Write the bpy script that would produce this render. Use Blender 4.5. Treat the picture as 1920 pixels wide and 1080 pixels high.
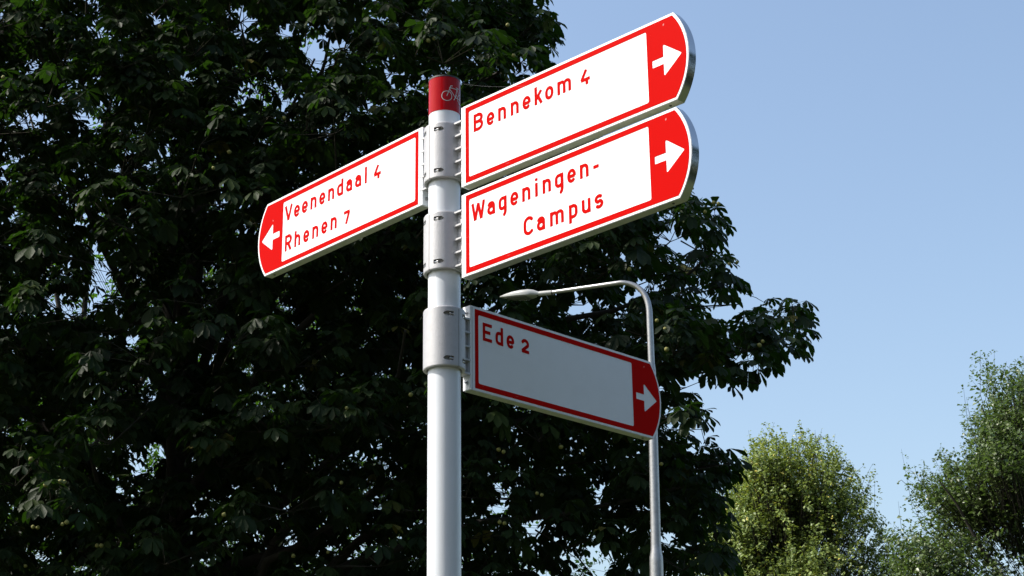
import bpy, bmesh, math, random
import numpy as np
from mathutils import Vector, Matrix

for o in list(bpy.data.objects):
    bpy.data.objects.remove(o, do_unlink=True)
S = bpy.context.scene
COL = S.collection
random.seed(7)
RNG = np.random.default_rng(11)
rad = math.radians

# ------------------------------------------------------------------ camera
PITCH, ROLL, FPX = 0.34871096, -0.01351202, 3259.33
CAM = Vector((0.0, 0.0, 1.6))
FW = Vector((0, math.cos(PITCH), math.sin(PITCH)))
RT0 = Vector((1, 0, 0)); UP0 = Vector((0, -math.sin(PITCH), math.cos(PITCH)))
RT = RT0 * math.cos(ROLL) + UP0 * math.sin(ROLL)
UP = -RT0 * math.sin(ROLL) + UP0 * math.cos(ROLL)
cam = bpy.data.cameras.new('camera')
cam.sensor_fit = 'HORIZONTAL'; cam.sensor_width = 36.0
cam.lens = 36.0 * FPX / 1920.0
cam.clip_start = 0.1; cam.clip_end = 5000
cam_ob = bpy.data.objects.new('camera', cam); COL.objects.link(cam_ob)
cam_ob.matrix_world = Matrix(((RT.x, UP.x, -FW.x, CAM.x), (RT.y, UP.y, -FW.y, CAM.y),
                              (RT.z, UP.z, -FW.z, CAM.z), (0, 0, 0, 1)))
S.camera = cam_ob

# ------------------------------------------------------------------ light
SUN_EL, SUN_AZ = rad(48), math.atan2(-0.12, -0.99)          # azimuth of the sun, from +X
sun_dir = Vector((math.cos(SUN_EL) * math.cos(SUN_AZ), math.cos(SUN_EL) * math.sin(SUN_AZ), math.sin(SUN_EL)))
w = bpy.data.worlds.new('World'); S.world = w; w.use_nodes = True
nt = w.node_tree
bg = nt.nodes.get('Background') or nt.nodes.new('ShaderNodeBackground')
sky = nt.nodes.new('ShaderNodeTexSky'); sky.sky_type = 'NISHITA'; sky.sun_disc = False
sky.sun_elevation = SUN_EL
sky.sun_rotation = math.atan2(sun_dir.x, sun_dir.y)
sky.air_density = 1.25; sky.dust_density = 2.7; sky.ozone_density = 1.0
nt.links.new(sky.outputs[0], bg.inputs[0]); bg.inputs[1].default_value = 0.096
sl = bpy.data.lights.new('sun', 'SUN'); sl.energy = 3.05; sl.angle = rad(0.53); sl.color = (1.0, 0.95, 0.87)
so = bpy.data.objects.new('sun', sl); COL.objects.link(so)
so.rotation_euler = sun_dir.to_track_quat('Z', 'Y').to_euler(); so.location = (-20, -5, 30)
S.view_settings.view_transform = 'Standard'; S.view_settings.look = 'None'
S.view_settings.gamma = 1.0; S.view_settings.exposure = 1.2
S.view_settings.use_curve_mapping = False
S.render.resolution_x = 1024; S.render.resolution_y = 576
try:
    S.cycles.max_bounces = 8; S.cycles.transmission_bounces = 4; S.cycles.diffuse_bounces = 4
except Exception:
    pass

# ------------------------------------------------------------------ helpers
def tag(o, label=None, cat=None, group=None, kind=None):
    if label: o['label'] = label
    if cat: o['category'] = cat
    if group: o['group'] = group
    if kind: o['kind'] = kind
    return o

def empty(name, loc, label=None, cat=None, group=None):
    o = bpy.data.objects.new(name, None); COL.objects.link(o)
    o.location = loc; o.empty_display_size = 0.1
    return tag(o, label, cat, group)

def link(name, me, mats, parent=None, smooth=False, sharp=None):
    for m in (mats if isinstance(mats, (list, tuple)) else [mats]):
        me.materials.append(m)
    if smooth:
        me.polygons.foreach_set('use_smooth', [True] * len(me.polygons))
        if sharp: me.set_sharp_from_angle(angle=rad(sharp))
    o = bpy.data.objects.new(name, me); COL.objects.link(o)
    if parent is not None:
        o.parent = parent
    return o

def mesh(name, verts, faces):
    me = bpy.data.meshes.new(name); me.from_pydata([tuple(v) for v in verts], [], [tuple(f) for f in faces]); me.update()
    return me

def from_bm(name, bm):
    me = bpy.data.meshes.new(name); bm.to_mesh(me); bm.free(); return me

def np_mesh(name, V, F, tri=True, col=None):
    """V (n,3), F (m,3)"""
    me = bpy.data.meshes.new(name)
    V = np.ascontiguousarray(V, dtype=np.float32); F = np.ascontiguousarray(F, dtype=np.int32)
    k = F.shape[1]
    me.vertices.add(len(V)); me.vertices.foreach_set('co', V.ravel())
    me.loops.add(len(F) * k); me.loops.foreach_set('vertex_index', F.ravel())
    me.polygons.add(len(F)); me.polygons.foreach_set('loop_start', np.arange(0, len(F) * k, k, dtype=np.int32))
    me.update(calc_edges=True)
    if col is not None:
        a = me.attributes.new('tint', 'FLOAT', 'POINT'); a.data.foreach_set('value', np.ascontiguousarray(col, dtype=np.float32))
    return me

def tube_geo(pts, radii, sides=16, cap=True):
    pts = [Vector(p) for p in pts]; V = []; F = []
    n = len(pts); prev = None
    for i, p in enumerate(pts):
        t = (pts[min(i + 1, n - 1)] - pts[max(i - 1, 0)]).normalized()
        if prev is None:
            a = Vector((0, 0, 1)) if abs(t.z) < 0.9 else Vector((1, 0, 0))
            u = t.cross(a).normalized()
        else:
            u = (prev - t * prev.dot(t)).normalized()
        prev = u; v = t.cross(u)
        for k in range(sides):
            a = 2 * math.pi * k / sides
            V.append(p + (u * math.cos(a) + v * math.sin(a)) * radii[i])
    for i in range(n - 1):
        for k in range(sides):
            k2 = (k + 1) % sides
            F.append((i * sides + k, i * sides + k2, (i + 1) * sides + k2, (i + 1) * sides + k))
    if cap:
        F.append(tuple(range(sides - 1, -1, -1))); F.append(tuple((n - 1) * sides + k for k in range(sides)))
    return V, F

def tube(name, pts, radii, mat, parent=None, sides=16, sharp=40):
    V, F = tube_geo(pts, radii, sides)
    return link(name, mesh(name, V, F), mat, parent, True, sharp)

def ray(px, py):
    return FW * FPX + RT * (px - 960) - UP * (py - 540)
def at(px, py, Y):
    d = ray(px, py); return CAM + d * (Y / d.y)
def project(P):
    P = np.asarray(P) - np.array(CAM); d = P @ np.array(FW)
    return 960 + FPX * (P @ np.array(RT)) / d, 540 - FPX * (P @ np.array(UP)) / d

def sdf_mesh(sdf, x0, x1, y0, y1, h, maxrun=10**6):
    """flat mesh of the region sdf<0; returns verts (x,y), faces"""
    nx = int(math.ceil((x1 - x0) / h)); ny = int(math.ceil((y1 - y0) / h))
    X, Y = np.meshgrid(x0 + np.arange(nx + 1) * h, y0 + np.arange(ny + 1) * h)
    D = sdf(X, Y); ins = D < 0
    verts = []; idx = {}; faces = []
    def vert(key, x, y):
        k = idx.get(key)
        if k is None:
            k = len(verts); idx[key] = k; verts.append((x, y))
        return k
    def cv(i, j): return vert((0, i, j), x0 + i * h, y0 + j * h)
    cnt = ins[:-1, :-1].astype(int) + ins[1:, :-1] + ins[:-1, 1:] + ins[1:, 1:]
    for j in range(ny):
        row = cnt[j]; i = 0
        nz = np.nonzero(row)[0]; p = 0
        while p < len(nz):
            i = nz[p]
            if row[i] == 4:
                e = i
                while p + 1 < len(nz) and nz[p + 1] == e + 1 and row[e + 1] == 4 and e + 1 - i < maxrun:
                    p += 1; e += 1
                faces.append((cv(i, j), cv(e + 1, j), cv(e + 1, j + 1), cv(i, j + 1)))
            else:
                c = [(i, j), (i + 1, j), (i + 1, j + 1), (i, j + 1)]; poly = []
                for q in range(4):
                    a = c[q]; b = c[(q + 1) % 4]
                    da = D[a[1], a[0]]; db = D[b[1], b[0]]
                    if da < 0: poly.append(cv(*a))
                    if (da < 0) != (db < 0):
                        t = da / (da - db); lo, hi = (a, b) if a < b else (b, a)
                        poly.append(vert((1, lo, hi), x0 + h * (a[0] + t * (b[0] - a[0])), y0 + h * (a[1] + t * (b[1] - a[1]))))
                if len(poly) > 2: faces.append(tuple(poly))
            p += 1
    return verts, faces

def sd_box(X, Y, cx, cy, hx, hy, r=0.0):
    qx = np.abs(X - cx) - hx + r; qy = np.abs(Y - cy) - hy + r
    return np.hypot(np.maximum(qx, 0), np.maximum(qy, 0)) + np.minimum(np.maximum(qx, qy), 0) - r
def sd_seg(X, Y, a, b, w, round_a=False, round_b=False):
    dx, dy = b[0] - a[0], b[1] - a[1]; L = math.hypot(dx, dy) or 1e-9
    ux, uy = dx / L, dy / L
    s = (X - a[0]) * ux + (Y - a[1]) * uy; t = np.abs(-(X - a[0]) * uy + (Y - a[1]) * ux) - w
    e = np.maximum(-s, s - L); d = np.maximum(e, t)
    if round_a: d = np.minimum(d, np.hypot(X - a[0], Y - a[1]) - w)
    if round_b: d = np.minimum(d, np.hypot(X - b[0], Y - b[1]) - w)
    return d
def sd_poly(X, Y, pts):
    d = np.full(X.shape, 1e9); inside = np.zeros(X.shape, bool)
    n = len(pts)
    for i in range(n):
        (ax, ay), (bx, by) = pts[i], pts[(i + 1) % n]
        ex, ey = bx - ax, by - ay
        t = np.clip(((X - ax) * ex + (Y - ay) * ey) / (ex * ex + ey * ey), 0, 1)
        d = np.minimum(d, np.hypot(X - ax - ex * t, Y - ay - ey * t))
        if abs(ey) > 1e-12:
            c = ((ay > Y) != (by > Y)) & (X < (Y - ay) * ex / ey + ax)
            inside ^= c
    return np.where(inside, -d, d)

# ------------------------------------------------------------------ materials
def mat(name):
    m = bpy.data.materials.new(name); m.use_nodes = True
    return m, m.node_tree.nodes, m.node_tree.links, m.node_tree.nodes['Principled BSDF']

def ramp(N, stops):
    r = N.new('ShaderNodeValToRGB'); e = r.color_ramp.elements
    while len(e) < len(stops): e.new(0.5)
    for q, (p, c) in zip(e, stops):
        q.position = p; q.color = (*c, 1) if len(c) == 3 else c
    return r

def dirty_tinted(name, base, rough, scale=30, dirt_tint=(0.25, 0.24, 0.2), amount=0.12, metallic=0.0, coat=0.0, bump=0.0, spec=0.5, streak=1.0):
    """paint or metal with faint grime or tint: streaky noise in colour and gloss"""
    m, N, L, B = mat(name)
    tc = N.new('ShaderNodeTexCoord'); mp = N.new('ShaderNodeMapping'); mp.inputs['Scale'].default_value = (1, 1, streak)
    L.new(tc.outputs['Object'], mp.inputs[0])
    n1 = N.new('ShaderNodeTexNoise'); n1.inputs['Scale'].default_value = scale; n1.inputs['Detail'].default_value = 8
    n1.inputs['Roughness'].default_value = 0.65
    L.new(mp.outputs[0], n1.inputs['Vector'])
    r = ramp(N, [(0.45, (0, 0, 0)), (0.75, (1, 1, 1))]); L.new(n1.outputs[0], r.inputs[0])
    ml = N.new('ShaderNodeMath'); ml.operation = 'MULTIPLY'; ml.inputs[1].default_value = amount
    L.new(r.outputs[0], ml.inputs[0])
    mx = N.new('ShaderNodeMix'); mx.data_type = 'RGBA'
    mx.inputs[6].default_value = (*base, 1); mx.inputs[7].default_value = (*dirt_tint, 1)
    L.new(ml.outputs[0], mx.inputs[0]); L.new(mx.outputs[2], B.inputs['Base Color'])
    n2 = N.new('ShaderNodeTexNoise'); n2.inputs['Scale'].default_value = scale * 4; n2.inputs['Detail'].default_value = 5
    L.new(tc.outputs['Object'], n2.inputs['Vector'])
    mr = N.new('ShaderNodeMapRange'); mr.inputs['To Min'].default_value = max(0.05, rough - 0.08); mr.inputs['To Max'].default_value = rough + 0.12
    L.new(n2.outputs[0], mr.inputs['Value']); L.new(mr.outputs[0], B.inputs['Roughness'])
    B.inputs['Metallic'].default_value = metallic; B.inputs['Coat Weight'].default_value = coat
    B.inputs['Specular IOR Level'].default_value = spec
    if bump:
        b = N.new('ShaderNodeBump'); b.inputs['Strength'].default_value = bump; b.inputs['Distance'].default_value = 0.002
        L.new(n2.outputs[0], b.inputs['Height']); L.new(b.outputs[0], B.inputs['Normal'])
    return m

def scratched(name, base, rough):
    """red foil with a few pale scratches and specks"""
    m, N, L, B = mat(name)
    tc = N.new('ShaderNodeTexCoord')
    cols = []
    for rot, sc in ((0.5, (9, 60, 150)), (-0.4, (14, 60, 210)), (0.1, (60, 60, 45))):
        mp = N.new('ShaderNodeMapping'); mp.inputs['Rotation'].default_value = (0, rot, 0); mp.inputs['Scale'].default_value = sc
        L.new(tc.outputs['Object'], mp.inputs[0])
        n = N.new('ShaderNodeTexNoise'); n.inputs['Scale'].default_value = 1.0; n.inputs['Detail'].default_value = 1.5
        L.new(mp.outputs[0], n.inputs['Vector'])
        r = ramp(N, [(0.775, (0, 0, 0)), (0.81, (1, 1, 1))]); L.new(n.outputs[0], r.inputs[0]); cols.append(r)
    a = N.new('ShaderNodeMath'); a.operation = 'MAXIMUM'; L.new(cols[0].outputs[0], a.inputs[0]); L.new(cols[1].outputs[0], a.inputs[1])
    b = N.new('ShaderNodeMath'); b.operation = 'MAXIMUM'; L.new(a.outputs[0], b.inputs[0]); L.new(cols[2].outputs[0], b.inputs[1])
    c = N.new('ShaderNodeMath'); c.operation = 'MULTIPLY'; c.inputs[1].default_value = 0.35; L.new(b.outputs[0], c.inputs[0])
    mx = N.new('ShaderNodeMix'); mx.data_type = 'RGBA'; mx.inputs[6].default_value = (*base, 1); mx.inputs[7].default_value = (0.7, 0.6, 0.58, 1)
    L.new(c.outputs[0], mx.inputs[0]); L.new(mx.outputs[2], B.inputs['Base Color'])
    B.inputs['Roughness'].default_value = rough; B.inputs['Specular IOR Level'].default_value = 0.03; B.inputs['IOR'].default_value = 1.3
    return m

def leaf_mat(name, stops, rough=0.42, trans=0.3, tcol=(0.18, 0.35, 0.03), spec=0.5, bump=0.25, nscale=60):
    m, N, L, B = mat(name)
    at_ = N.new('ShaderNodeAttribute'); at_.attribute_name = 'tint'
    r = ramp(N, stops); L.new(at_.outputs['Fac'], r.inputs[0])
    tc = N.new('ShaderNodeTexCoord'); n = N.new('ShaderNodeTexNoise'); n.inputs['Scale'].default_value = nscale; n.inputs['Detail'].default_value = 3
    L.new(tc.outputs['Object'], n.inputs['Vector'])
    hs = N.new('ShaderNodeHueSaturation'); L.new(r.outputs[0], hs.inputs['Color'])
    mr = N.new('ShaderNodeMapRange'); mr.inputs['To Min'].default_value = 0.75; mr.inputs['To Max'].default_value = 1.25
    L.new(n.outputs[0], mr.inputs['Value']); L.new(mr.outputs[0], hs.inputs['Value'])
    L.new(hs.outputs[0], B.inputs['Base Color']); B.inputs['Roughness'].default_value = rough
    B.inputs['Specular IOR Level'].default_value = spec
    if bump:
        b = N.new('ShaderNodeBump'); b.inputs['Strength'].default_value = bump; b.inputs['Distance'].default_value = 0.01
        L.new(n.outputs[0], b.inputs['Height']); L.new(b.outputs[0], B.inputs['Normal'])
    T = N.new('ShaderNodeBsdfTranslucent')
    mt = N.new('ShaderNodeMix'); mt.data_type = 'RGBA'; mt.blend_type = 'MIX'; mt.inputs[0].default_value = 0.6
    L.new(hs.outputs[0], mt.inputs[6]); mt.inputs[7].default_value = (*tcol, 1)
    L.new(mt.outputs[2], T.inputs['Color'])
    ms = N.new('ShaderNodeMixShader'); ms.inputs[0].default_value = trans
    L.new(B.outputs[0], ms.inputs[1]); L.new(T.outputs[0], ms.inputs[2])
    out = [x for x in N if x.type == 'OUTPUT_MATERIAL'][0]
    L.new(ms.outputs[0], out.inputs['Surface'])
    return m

M_white = dirty_tinted('white_foil', (0.75, 0.78, 0.82), 0.38, 18, amount=0.06)
M_red = scratched('red_foil', (0.46, 0.003, 0.002), 0.35)
M_redcap = dirty_tinted('red_cap_paint', (0.33, 0.001, 0.003), 0.14, 60, dirt_tint=(0.5, 0.2, 0.18), amount=0.03, coat=0.03, spec=0.12, streak=0.3)
M_pole = dirty_tinted('white_pole_paint', (0.64, 0.67, 0.71), 0.3, 14, dirt_tint=(0.3, 0.31, 0.24), amount=0.16, coat=0.3, streak=0.25)
M_clamp = dirty_tinted('cast_aluminium', (0.43, 0.43, 0.44), 0.48, 60, dirt_tint=(0.2, 0.2, 0.2), amount=0.2, metallic=0.35, bump=0.2)
M_alu = dirty_tinted('anodised_aluminium', (0.52, 0.54, 0.56), 0.12, 40, amount=0.12, metallic=1.0)
M_under = dirty_tinted('edge_paint_grass_bounce', (0.42, 0.43, 0.37), 0.4, 40, dirt_tint=(0.22, 0.25, 0.10), amount=0.5, metallic=0.2)  # olive mottling stands in for light bounced up from the grass
M_bolt = dirty_tinted('bolt_steel', (0.55, 0.55, 0.55), 0.25, 100, amount=0.3, metallic=1.0)
M_dark = dirty_tinted('dark_rubber', (0.03, 0.03, 0.03), 0.5, 60)
M_galv = dirty_tinted('galvanised_steel', (0.34, 0.34, 0.335), 0.33, 35, dirt_tint=(0.18, 0.18, 0.17), amount=0.6, metallic=0.75, bump=0.2)
M_lamp = dirty_tinted('lamp_housing_paint', (0.34, 0.35, 0.34), 0.38, 25, amount=0.3)
M_lens = dirty_tinted('lamp_lens', (0.12, 0.13, 0.12), 0.1, 25, amount=0.2, coat=0.5)
M_logo = dirty_tinted('grey_print', (0.50, 0.52, 0.50), 0.4, 80, amount=0.3)
M_fruit = dirty_tinted('fruit_husk', (0.16, 0.16, 0.035), 0.7, 40, dirt_tint=(0.16, 0.09, 0.03), amount=0.5, bump=0.5)
M_bark = dirty_tinted('bark', (0.030, 0.025, 0.018), 0.9, 9, dirt_tint=(0.012, 0.011, 0.009), amount=0.9, bump=1.0, streak=0.3)
M_twig = dirty_tinted('twig_bark', (0.020, 0.018, 0.012), 0.9, 9, spec=0.1)
M_silk = dirty_tinted('spider_silk', (0.22, 0.22, 0.22), 0.3, 10, amount=0.05)

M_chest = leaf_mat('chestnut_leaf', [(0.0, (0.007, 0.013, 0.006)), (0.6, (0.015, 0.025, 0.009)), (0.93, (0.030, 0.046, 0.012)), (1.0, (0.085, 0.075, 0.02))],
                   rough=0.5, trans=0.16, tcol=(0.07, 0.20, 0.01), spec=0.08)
M_maple = leaf_mat('maple_leaf', [(0.0, (0.02, 0.045, 0.012)), (0.8, (0.05, 0.10, 0.02)), (1.0, (0.12, 0.15, 0.03))],
                   rough=0.5, trans=0.3, tcol=(0.16, 0.42, 0.02))
M_lime = leaf_mat('lime_leaf', [(0.0, (0.11, 0.16, 0.04)), (0.6, (0.20, 0.27, 0.065)), (0.9, (0.34, 0.38, 0.10)), (1.0, (0.75, 0.60, 0.14))],
                  rough=0.5, trans=0.28, tcol=(0.32, 0.40, 0.04), bump=0)
M_oak = leaf_mat('oak_leaf', [(0.0, (0.05, 0.08, 0.025)), (0.7, (0.10, 0.14, 0.045)), (1.0, (0.12, 0.15, 0.05))],
                 rough=0.4, trans=0.25, tcol=(0.18, 0.32, 0.04), bump=0)

# ------------------------------------------------------------------ ground
def ground():
    m, N, L, B = mat('grass_ground')
    tc = N.new('ShaderNodeTexCoord')
    n = N.new('ShaderNodeTexNoise'); n.inputs['Scale'].default_value = 0.6; n.inputs['Detail'].default_value = 12
    L.new(tc.outputs['Object'], n.inputs['Vector'])
    r = ramp(N, [(0.3, (0.018, 0.030, 0.005)), (0.7, (0.038, 0.050, 0.009))]); L.new(n.outputs[0], r.inputs[0])
    L.new(r.outputs[0], B.inputs['Base Color']); B.inputs['Roughness'].default_value = 0.9
    me = mesh('ground', [(-1500, -1500, 0), (1500, -1500, 0), (1500, 1500, 0), (-1500, 1500, 0)], [(0, 1, 2, 3)])
    tag(link('ground', me, m), kind='structure')
    m, N, L, B = mat('path_asphalt')
    tc = N.new('ShaderNodeTexCoord'); n = N.new('ShaderNodeTexNoise'); n.inputs['Scale'].default_value = 40; n.inputs['Detail'].default_value = 8
    L.new(tc.outputs['Object'], n.inputs['Vector'])
    r = ramp(N, [(0.3, (0.05, 0.045, 0.042)), (0.7, (0.11, 0.09, 0.085))]); L.new(n.outputs[0], r.inputs[0])
    L.new(r.outputs[0], B.inputs['Base Color']); B.inputs['Roughness'].default_value = 0.85
    me = mesh('cycle_path', [(-60, -1.6, 0.004), (60, -1.6, 0.004), (60, 1.4, 0.004), (-60, 1.4, 0.004)], [(0, 1, 2, 3)])
    tag(link('cycle_path', me, m), kind='structure')
ground()

# ------------------------------------------------------------------ lettering (single-stroke alphabet, units: metres on the sign)
XH, CH, SW = 0.0345, 0.0465, 0.0042          # x-height, cap height, half stroke
def arc(cx, cy, rx, ry, a0, a1, n=14):
    return [(cx + rx * math.cos(rad(a0 + (a1 - a0) * i / n)), cy + ry * math.sin(rad(a0 + (a1 - a0) * i / n))) for i in range(n + 1)]
def G():
    s = SW; g = {}
    w = 0.0265; l = s; r = w - s; c = w / 2; b = s; t = XH - s; m = XH / 2; rr = (r - l) / 2
    T = CH - s
    shoulder = lambda x0, x1, top: arc((x0 + x1) / 2, top - 0.0085, (x1 - x0) / 2, 0.0085, 180, 0)
    g['n'] = (w, [[(l, 0), (l, XH)], shoulder(l, r, t) + [(r, 0)]])
    g['m'] = (0.0430, [[(l, 0), (l, XH)], arc((l + 0.0215) / 2, t - 0.0075, (0.0215 - l) / 2, 0.0075, 180, 0) + [(0.0215, 0)],
                       arc((0.0215 + 0.0430 - s) / 2, t - 0.0075, (0.0430 - s - 0.0215) / 2, 0.0075, 180, 0) + [(0.0430 - s, 0)]])
    g['u'] = (w, [[(r, 0), (r, XH)], [(l, XH)] + arc(c, b + 0.0085, rr, 0.0085, 180, 360)])
    g['e'] = (w, [[(l, m - 0.001), (r + s * .2, m - 0.001)], [(r, m - 0.0025)] + arc(c, m + 0.002, rr, t - m - 0.002, 0, 180)[0:] + arc(c, m - 0.002, rr, m - 0.002 - b, 180, 318)])
    g['o'] = (w, [arc(c, m + 0.002, rr, t - m - 0.002, 0, 180) + arc(c, m - 0.002, rr, m - 0.002 - b, 180, 360) + [(r, m + 0.002)]])
    g['a'] = (w * .97, [arc(c - 0.0005, t - 0.0078, rr * .98, 0.0078, 158, 0) + [(r, 0)],
                        [(r, XH * .62)] + [(c + 0.001, XH * .62)] + arc(l + 0.0085, (b + XH * .62) / 2, 0.0085, (XH * .62 - b) / 2, 90, 270) + [(c + 0.002, b), (r, b + 0.0045)]])
    g['g'] = (w, [[(r, XH), (r, -0.002)] + arc(c - 0.0005, -0.002, rr + .0005, 0.0125, 0, -62, 8),
                  [(r, t), (c, t)] + arc(l + 0.0085, t - 0.0085, 0.0085, 0.0085, 90, 180) + arc(l + 0.0085, b + 0.0085, 0.0085, 0.0085, 180, 270) + [(c, b), (r, b + 0.003)]])
    g['d'] = (w, [[(r, 0), (r, CH)], [(r, t), (c, t)] + arc(l + 0.0085, t - 0.0085, 0.0085, 0.0085, 90, 180) + arc(l + 0.0085, b + 0.0085, 0.0085, 0.0085, 180, 270) + [(c, b), (r, b)]])
    g['p'] = (w, [[(l, -0.0105), (l, XH)], [(l, t), (c, t)] + arc(r - 0.0085, t - 0.0085, 0.0085, 0.0085, 90, 0) + arc(r - 0.0085, b + 0.0085, 0.0085, 0.0085, 0, -90) + [(c, b), (l, b)]])
    g['h'] = (w, [[(l, 0), (l, CH)], shoulder(l, r, t) + [(r, 0)]])
    g['l'] = (2 * s, [[(l, 0), (l, CH)]])
    g['i'] = (2 * s, [[(l, 0), (l, XH)], [(l, CH - 0.0068), (l, CH)]])
    g['k'] = (0.0255, [[(l, 0), (l, CH)], [(l, 0.0125), (0.0215, XH)], [(0.0115, 0.0205), (0.0225, 0)]])
    g['s'] = (0.0245, [arc(0.0122, t - 0.0072, 0.0089, 0.0072, 35, 250)[0:] + arc(0.0122, b + 0.0072, 0.0089, 0.0072, 72, -145)])
    g['B'] = (0.0320, [[(l, 0), (l, CH)], [(l, T), (0.017, T)] + arc(0.017, (T + CH * .53) / 2, 0.0105, (T - CH * .53) / 2, 90, -90) + [(l, CH * .53)],
                       [(0.017, CH * .53)] + arc(0.0175, (b + CH * .53) / 2, 0.0111, (CH * .53 - b) / 2, 90, -90) + [(l, b)]])
    g['C'] = (0.0315, [arc(0.0158, T - 0.012, 0.0125, 0.012, 28, 180) + arc(0.0158, b + 0.012, 0.0125, 0.012, 180, 332)])
    g['R'] = (0.0310, [[(l, 0), (l, CH)], [(l, T), (0.0165, T)] + arc(0.0165, (T + CH * .46) / 2, 0.0105, (T - CH * .46) / 2, 90, -90) + [(l, CH * .46)],
                       [(0.0150, CH * .46), (0.0270, 0)]])
    g['V'] = (0.0340, [[(0.0030, CH), (0.0170, 0.002)], [(0.0310, CH), (0.0170, 0.002)]])
    g['W'] = (0.0450, [[(0.003, CH), (0.0122, 0.001)], [(0.0225, CH * .93), (0.0122, 0.001)], [(0.0225, CH * .93), (0.0328, 0.001)], [(0.042, CH), (0.0328, 0.001)]])
    g['E'] = (0.0315, [[(l, 0), (l, CH)], [(l, T), (0.0315, T)], [(l, CH * .5), (0.0260, CH * .5)], [(l, b), (0.0315, b)]])
    d = 0.0370                                                     # digits are lower than the capitals
    g['4'] = (0.0280, [[(0.0185, -0.0015), (0.0185, d * .42)], [(0.0280, d * .33), (0.0005, d * .33)], [(0.0170, d), (0.0020, d * .33)]])
    g['7'] = (0.0245, [[(0.0, d - s), (0.0245, d - s)], [(0.0225, d - s), (0.0100, 0)]])
    g['2'] = (0.0270, [arc(0.0130, d - s - 0.0088, 0.0098, 0.0088, 165, -28) + [(0.0020, b + 0.0005)], [(0.0005, b), (0.0270, b)]])
    g['-'] = (0.0165, [[(0, XH * .46), (0.0165, XH * .46)]])
    return g
GL = G()
ROUND_L = set('eoadgCs'); ROUND_R = set('eopCs')
def word(text, x0, y0, extra=0.0):
    """list of strokes placed, end x"""
    segs = []; x = x0; prev = None
    for ch in text:
        if ch == ' ': x += 0.0185; prev = None; continue
        if prev:
            gap = 0.0156
            if ch in ROUND_L: gap -= 0.0030
            if prev in ROUND_R: gap -= 0.0030
            if prev in 'VWR' or ch in 'VW': gap -= 0.004
            if prev == 'k': gap -= 0.004
            if ch == '-': gap -= 0.001
            x += gap + extra
        wd, st = GL[ch]
        for s in st: segs.append([(p[0] + x, p[1] + y0) for p in s])
        x += wd; prev = ch
    return segs, x
def text_part(text, x0, y0, parent, yoff, m, x_end=None, bold=1.0):
    segs, xe = word(text, x0, y0)
    if x_end is not None:
        n = len(text.replace(' ', '')) - 1
        segs, xe = word(text, x0, y0, (x_end - xe) / n)
    def sdf(X, Y):
        d = np.full(X.shape, 1.0)
        for s in segs:
            for i in range(len(s) - 1):
                a, b = s[i], s[i + 1]
                x_lo, x_hi = min(a[0], b[0]) - .006, max(a[0], b[0]) + .006
                c0 = np.searchsorted(X[0], x_lo); c1 = np.searchsorted(X[0], x_hi)
                if c1 <= c0: continue
                d[:, c0:c1] = np.minimum(d[:, c0:c1], sd_seg(X[:, c0:c1], Y[:, c0:c1], a, b, SW * bold, i > 0, i < len(s) - 2))
        return d
    V, F = sdf_mesh(sdf, x0 - .008, xe + .008, y0 - 0.018, y0 + CH + .006, 0.0007)
    return link('lettering', mesh('lettering', [(x, yoff, z) for x, z in V], F), m, parent)

# ------------------------------------------------------------------ fingerpost
PX, PY = -0.16334751, 3.94086993
PR = 0.0392
post = empty('fingerpost', (PX, PY, 0), 'white round bicycle fingerpost with four red bordered direction signs and a red top cap', 'signpost')
def cyl_geo(r, z0, z1, sides=64, r1=None):
    return tube_geo([(0, 0, z0), (0, 0, z1)], [r, r if r1 is None else r1], sides)
V, F = cyl_geo(PR, 0, 3.492, 72)
link('pole', mesh('pole', V, F), M_pole, post, True, 40)
V, F = tube_geo([(0, 0, 3.4917), (0, 0, 3.5845)], [PR + .0006] * 2, 72)
capo = link('pole_cap', mesh('pole_cap', V, F), M_redcap, post, True, 40); capo['label'] = 'glossy red band at the top of the pole with a bicycle print'
V, F = tube_geo([(0, 0, 3.5846), (0, 0, 3.5885), (0, 0, 3.5905), (0, 0, 3.5915)], [PR + .0012, PR + .0012, PR * .93, PR * .5], 72)
link('cap_rim', mesh('cap_rim', V, F), M_dark, capo, True, 40)
V, F = tube_geo([(0, 0, 0.0), (0, 0, 0.03), (0, 0, 0.05)], [PR + .02, PR + .02, PR + .001], 48)
link('base_collar', mesh('base_collar', V, F), M_galv, post, True, 40)
# bicycle print wrapped round the cap
def bike():
    w1 = (0.0065, 0.0); w2 = (0.0475, 0.0); R = 0.0118; wd = 0.00075
    hub = w1; rear = w2; bb = (0.0280, -0.0005); seat = (0.0335, 0.0205); head = (0.0125, 0.0205)
    L = [arc(w1[0], w1[1], R, R, 0, 360, 40), arc(w2[0], w2[1], R, R, 0, 360, 40),
         [hub, (head[0] + .0012, 0.0195), (head[0] + .003, 0.0255), (head[0] + .0075, 0.0262)], [(head[0], 0.0205), seat], [(head[0], 0.0175), bb], [bb, seat, (seat[0] + .0015, .0245)],
         [(seat[0] - .003, .0247), (seat[0] + .006, .0247)], [bb, rear], [rear, seat], [(bb[0] - .004, bb[1] - .007), (bb[0] + .004, bb[1] + .007)]]
    def sdf(X, Y):
        d = np.full(X.shape, 1.0)
        for s in L:
            for i in range(len(s) - 1): d = np.minimum(d, sd_seg(X, Y, s[i], s[i + 1], wd, True, True))
        return d
    V, F = sdf_mesh(sdf, -0.008, 0.063, -0.016, 0.03, 0.0005, 3)
    r = PR + .0011; out = []
    for s, z in V:
        a = rad(-89) + s * 1.1 / r
        out.append((r * math.cos(a), r * math.sin(a), z * 1.12 + 3.5300))
    o = link('bicycle_print', mesh('bicycle_print', out, F), M_logo, capo)
bike()

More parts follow.
